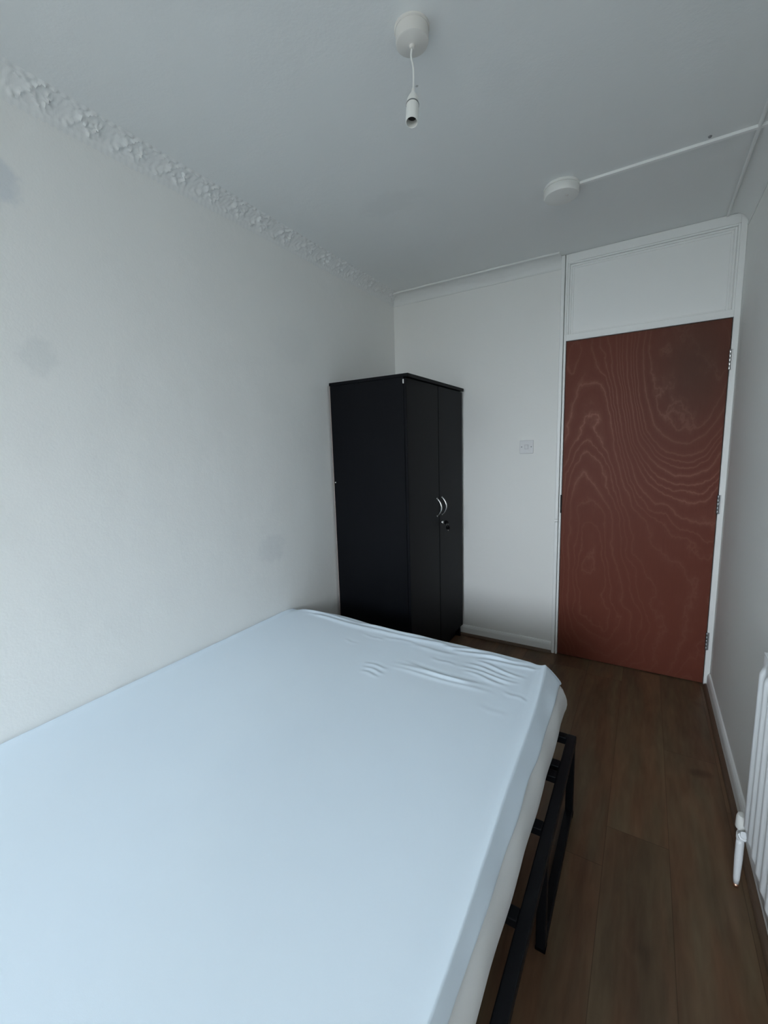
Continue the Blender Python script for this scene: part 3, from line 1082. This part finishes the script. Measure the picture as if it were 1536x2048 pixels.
for sx in (-0.0302, 0.0302):
    b = BM(); lathe(b, [(0.0, 0), (0.0036, 0), (0.0032, 0.0012), (0, 0.0014)], (SX + sx, -0.0093, SZ), (0, -1, 0), 16)
    o = obj('screw', b, m_steel_dull, sw, True); o['label'] = 'dark fixing screw'

# ------------------------------------------------------------------ radiator
rd = empty('radiator', (1.955, -1.95, 0.2))
tag(rd, 'white fluted panel radiator on the right wall beside the bed', 'radiator')
ry1, ry0, rz0, rz1, rxf = -1.383, -2.483, 0.200, 0.787, 1.9365
b = BM()
# fluted face, section in y swept in z with the flutes fading at the ends
pitch_ = 0.0525
ny = 420
zz = [rz0, rz0 + 0.004, rz0 + 0.034, rz0 + 0.044, rz0 + 0.056, rz1 - 0.050, rz1 - 0.038, rz1 - 0.028, rz1 - 0.006, rz1]
kk = [0, 0, 0, 0.55, 1, 1, 0.55, 0, 0, 0]
xo = [0.006, 0.001, 0, 0, 0, 0, 0, 0, 0.001, 0.006]
rows = []
for z, k, x_ in zip(zz, kk, xo):
    row = []
    for i in range(ny + 1):
        y = ry1 + (ry0 - ry1) * i / ny
        ph = ((ry1 - 0.021 - y) / pitch_) % 1.0
        d = abs(ph - 0.0) if ph < 0.5 else 1 - ph
        fl = max(0.0, 1 - (d / 0.30) ** 2) ** 0.8 if d < 0.30 else 0.0
        edge = 1.0 if 0.004 < (ry1 - y) < 1.096 else 0.0
        row.append(b.verts.new((rxf + 0.004 + x_ - 0.0105 * fl * k * edge, y, z)))
    rows.append(row)
for p, q_ in zip(rows, rows[1:]):
    for i in range(ny):
        b.faces.new((p[i], p[i + 1], q_[i + 1], q_[i]))
# rear skin and edges
bk = [[b.verts.new((rxf + 0.018, r[0].co.y, r[0].co.z)) for r in rows], [b.verts.new((rxf + 0.018, r[-1].co.y, r[-1].co.z)) for r in rows]]
for side, col in ((0, bk[0]), (-1, bk[1])):
    for i in range(len(rows) - 1):
        b.faces.new((rows[i][side], rows[i + 1][side], col[i + 1], col[i]))
for i in range(len(rows) - 1):
    b.faces.new((bk[0][i], bk[0][i + 1], bk[1][i + 1], bk[1][i]))
b.faces.new(rows[0] + [bk[1][0], bk[0][0]])
b.faces.new(rows[-1] + [bk[1][-1], bk[0][-1]])
autosmooth(obj('front_panel', b, m_rad, rd), 60)
b = BM(); box(b, rxf + 0.002, W - 0.020, ry0, ry1 - 0.004, rz1 + 0.0005, rz1 + 0.008, 0.002)
obj('top_grille', b, m_rad, rd)
b = BM(); box(b, rxf + 0.0185, W - 0.022, ry0 + 0.03, ry1 - 0.035, rz0 + 0.05, rz1 - 0.02, 0.002)
obj('convector_fins', b, m_plastic_old, rd)
for yy in (ry1 - 0.16, ry0 + 0.16):
    b = BM(); box(b, W - 0.0215, W - 0.0002, yy - 0.02, yy + 0.02, rz0 + 0.04, rz1 - 0.05, 0.002)
    obj('wall_bracket', b, m_rad, rd)
# valve at the lower far corner
vx, vy = 1.937, -1.348
b = BM()
lathe(b, [(0, 0), (0.0105, 0), (0.0115, 0.004), (0.0115, 0.020), (0.0095, 0.026), (0.0085, 0.040), (0, 0.041)], (vx, vy, 0.166), (0, 0, 1), 24)
tube(b, [(vx, vy, 0.180), (vx, vy - 0.022, 0.196), (vx, ry1 - 0.004, 0.2135)], [0.0085, 0.0090, 0.0090], 16)
lathe(b, [(0.0125, -0.006), (0.0135, -0.004), (0.0135, 0.004), (0.0125, 0.006), (0, 0.006)], (vx, vy - 0.026, 0.1985), (0, -0.82, 0.57), 6)
vl = autosmooth(obj('valve', b, m_rad, rd), 40)
b = BM(); lathe(b, [(0.0150, 0), (0.0160, 0.003), (0.0150, 0.036), (0.0125, 0.044), (0, 0.046)], (vx, vy, 0.206), (0, 0, 1), 24)
autosmooth(obj('valve_cap', b, m_plastic, vl), 40)
b = BM(); tube(b, [(vx, vy, 0.168), (vx, vy, 0.150), (vx, vy, 0.10), (vx, vy, 0.030), (vx, vy, 0.012)], [0.0100, 0.0105, 0.0105, 0.0085, 0.0070], 18)
o = obj('pipe_sleeve', b, m_rad, rd, True); o['label'] = 'white painted tail pipe'
b = BM(); tube(b, [(vx, vy, 0.0), (vx, vy, 0.0115)], 0.0072, 16)
o = obj('pipe_end', b, m_copper, rd, True); o['label'] = 'bare copper end of the pipe at the floor'
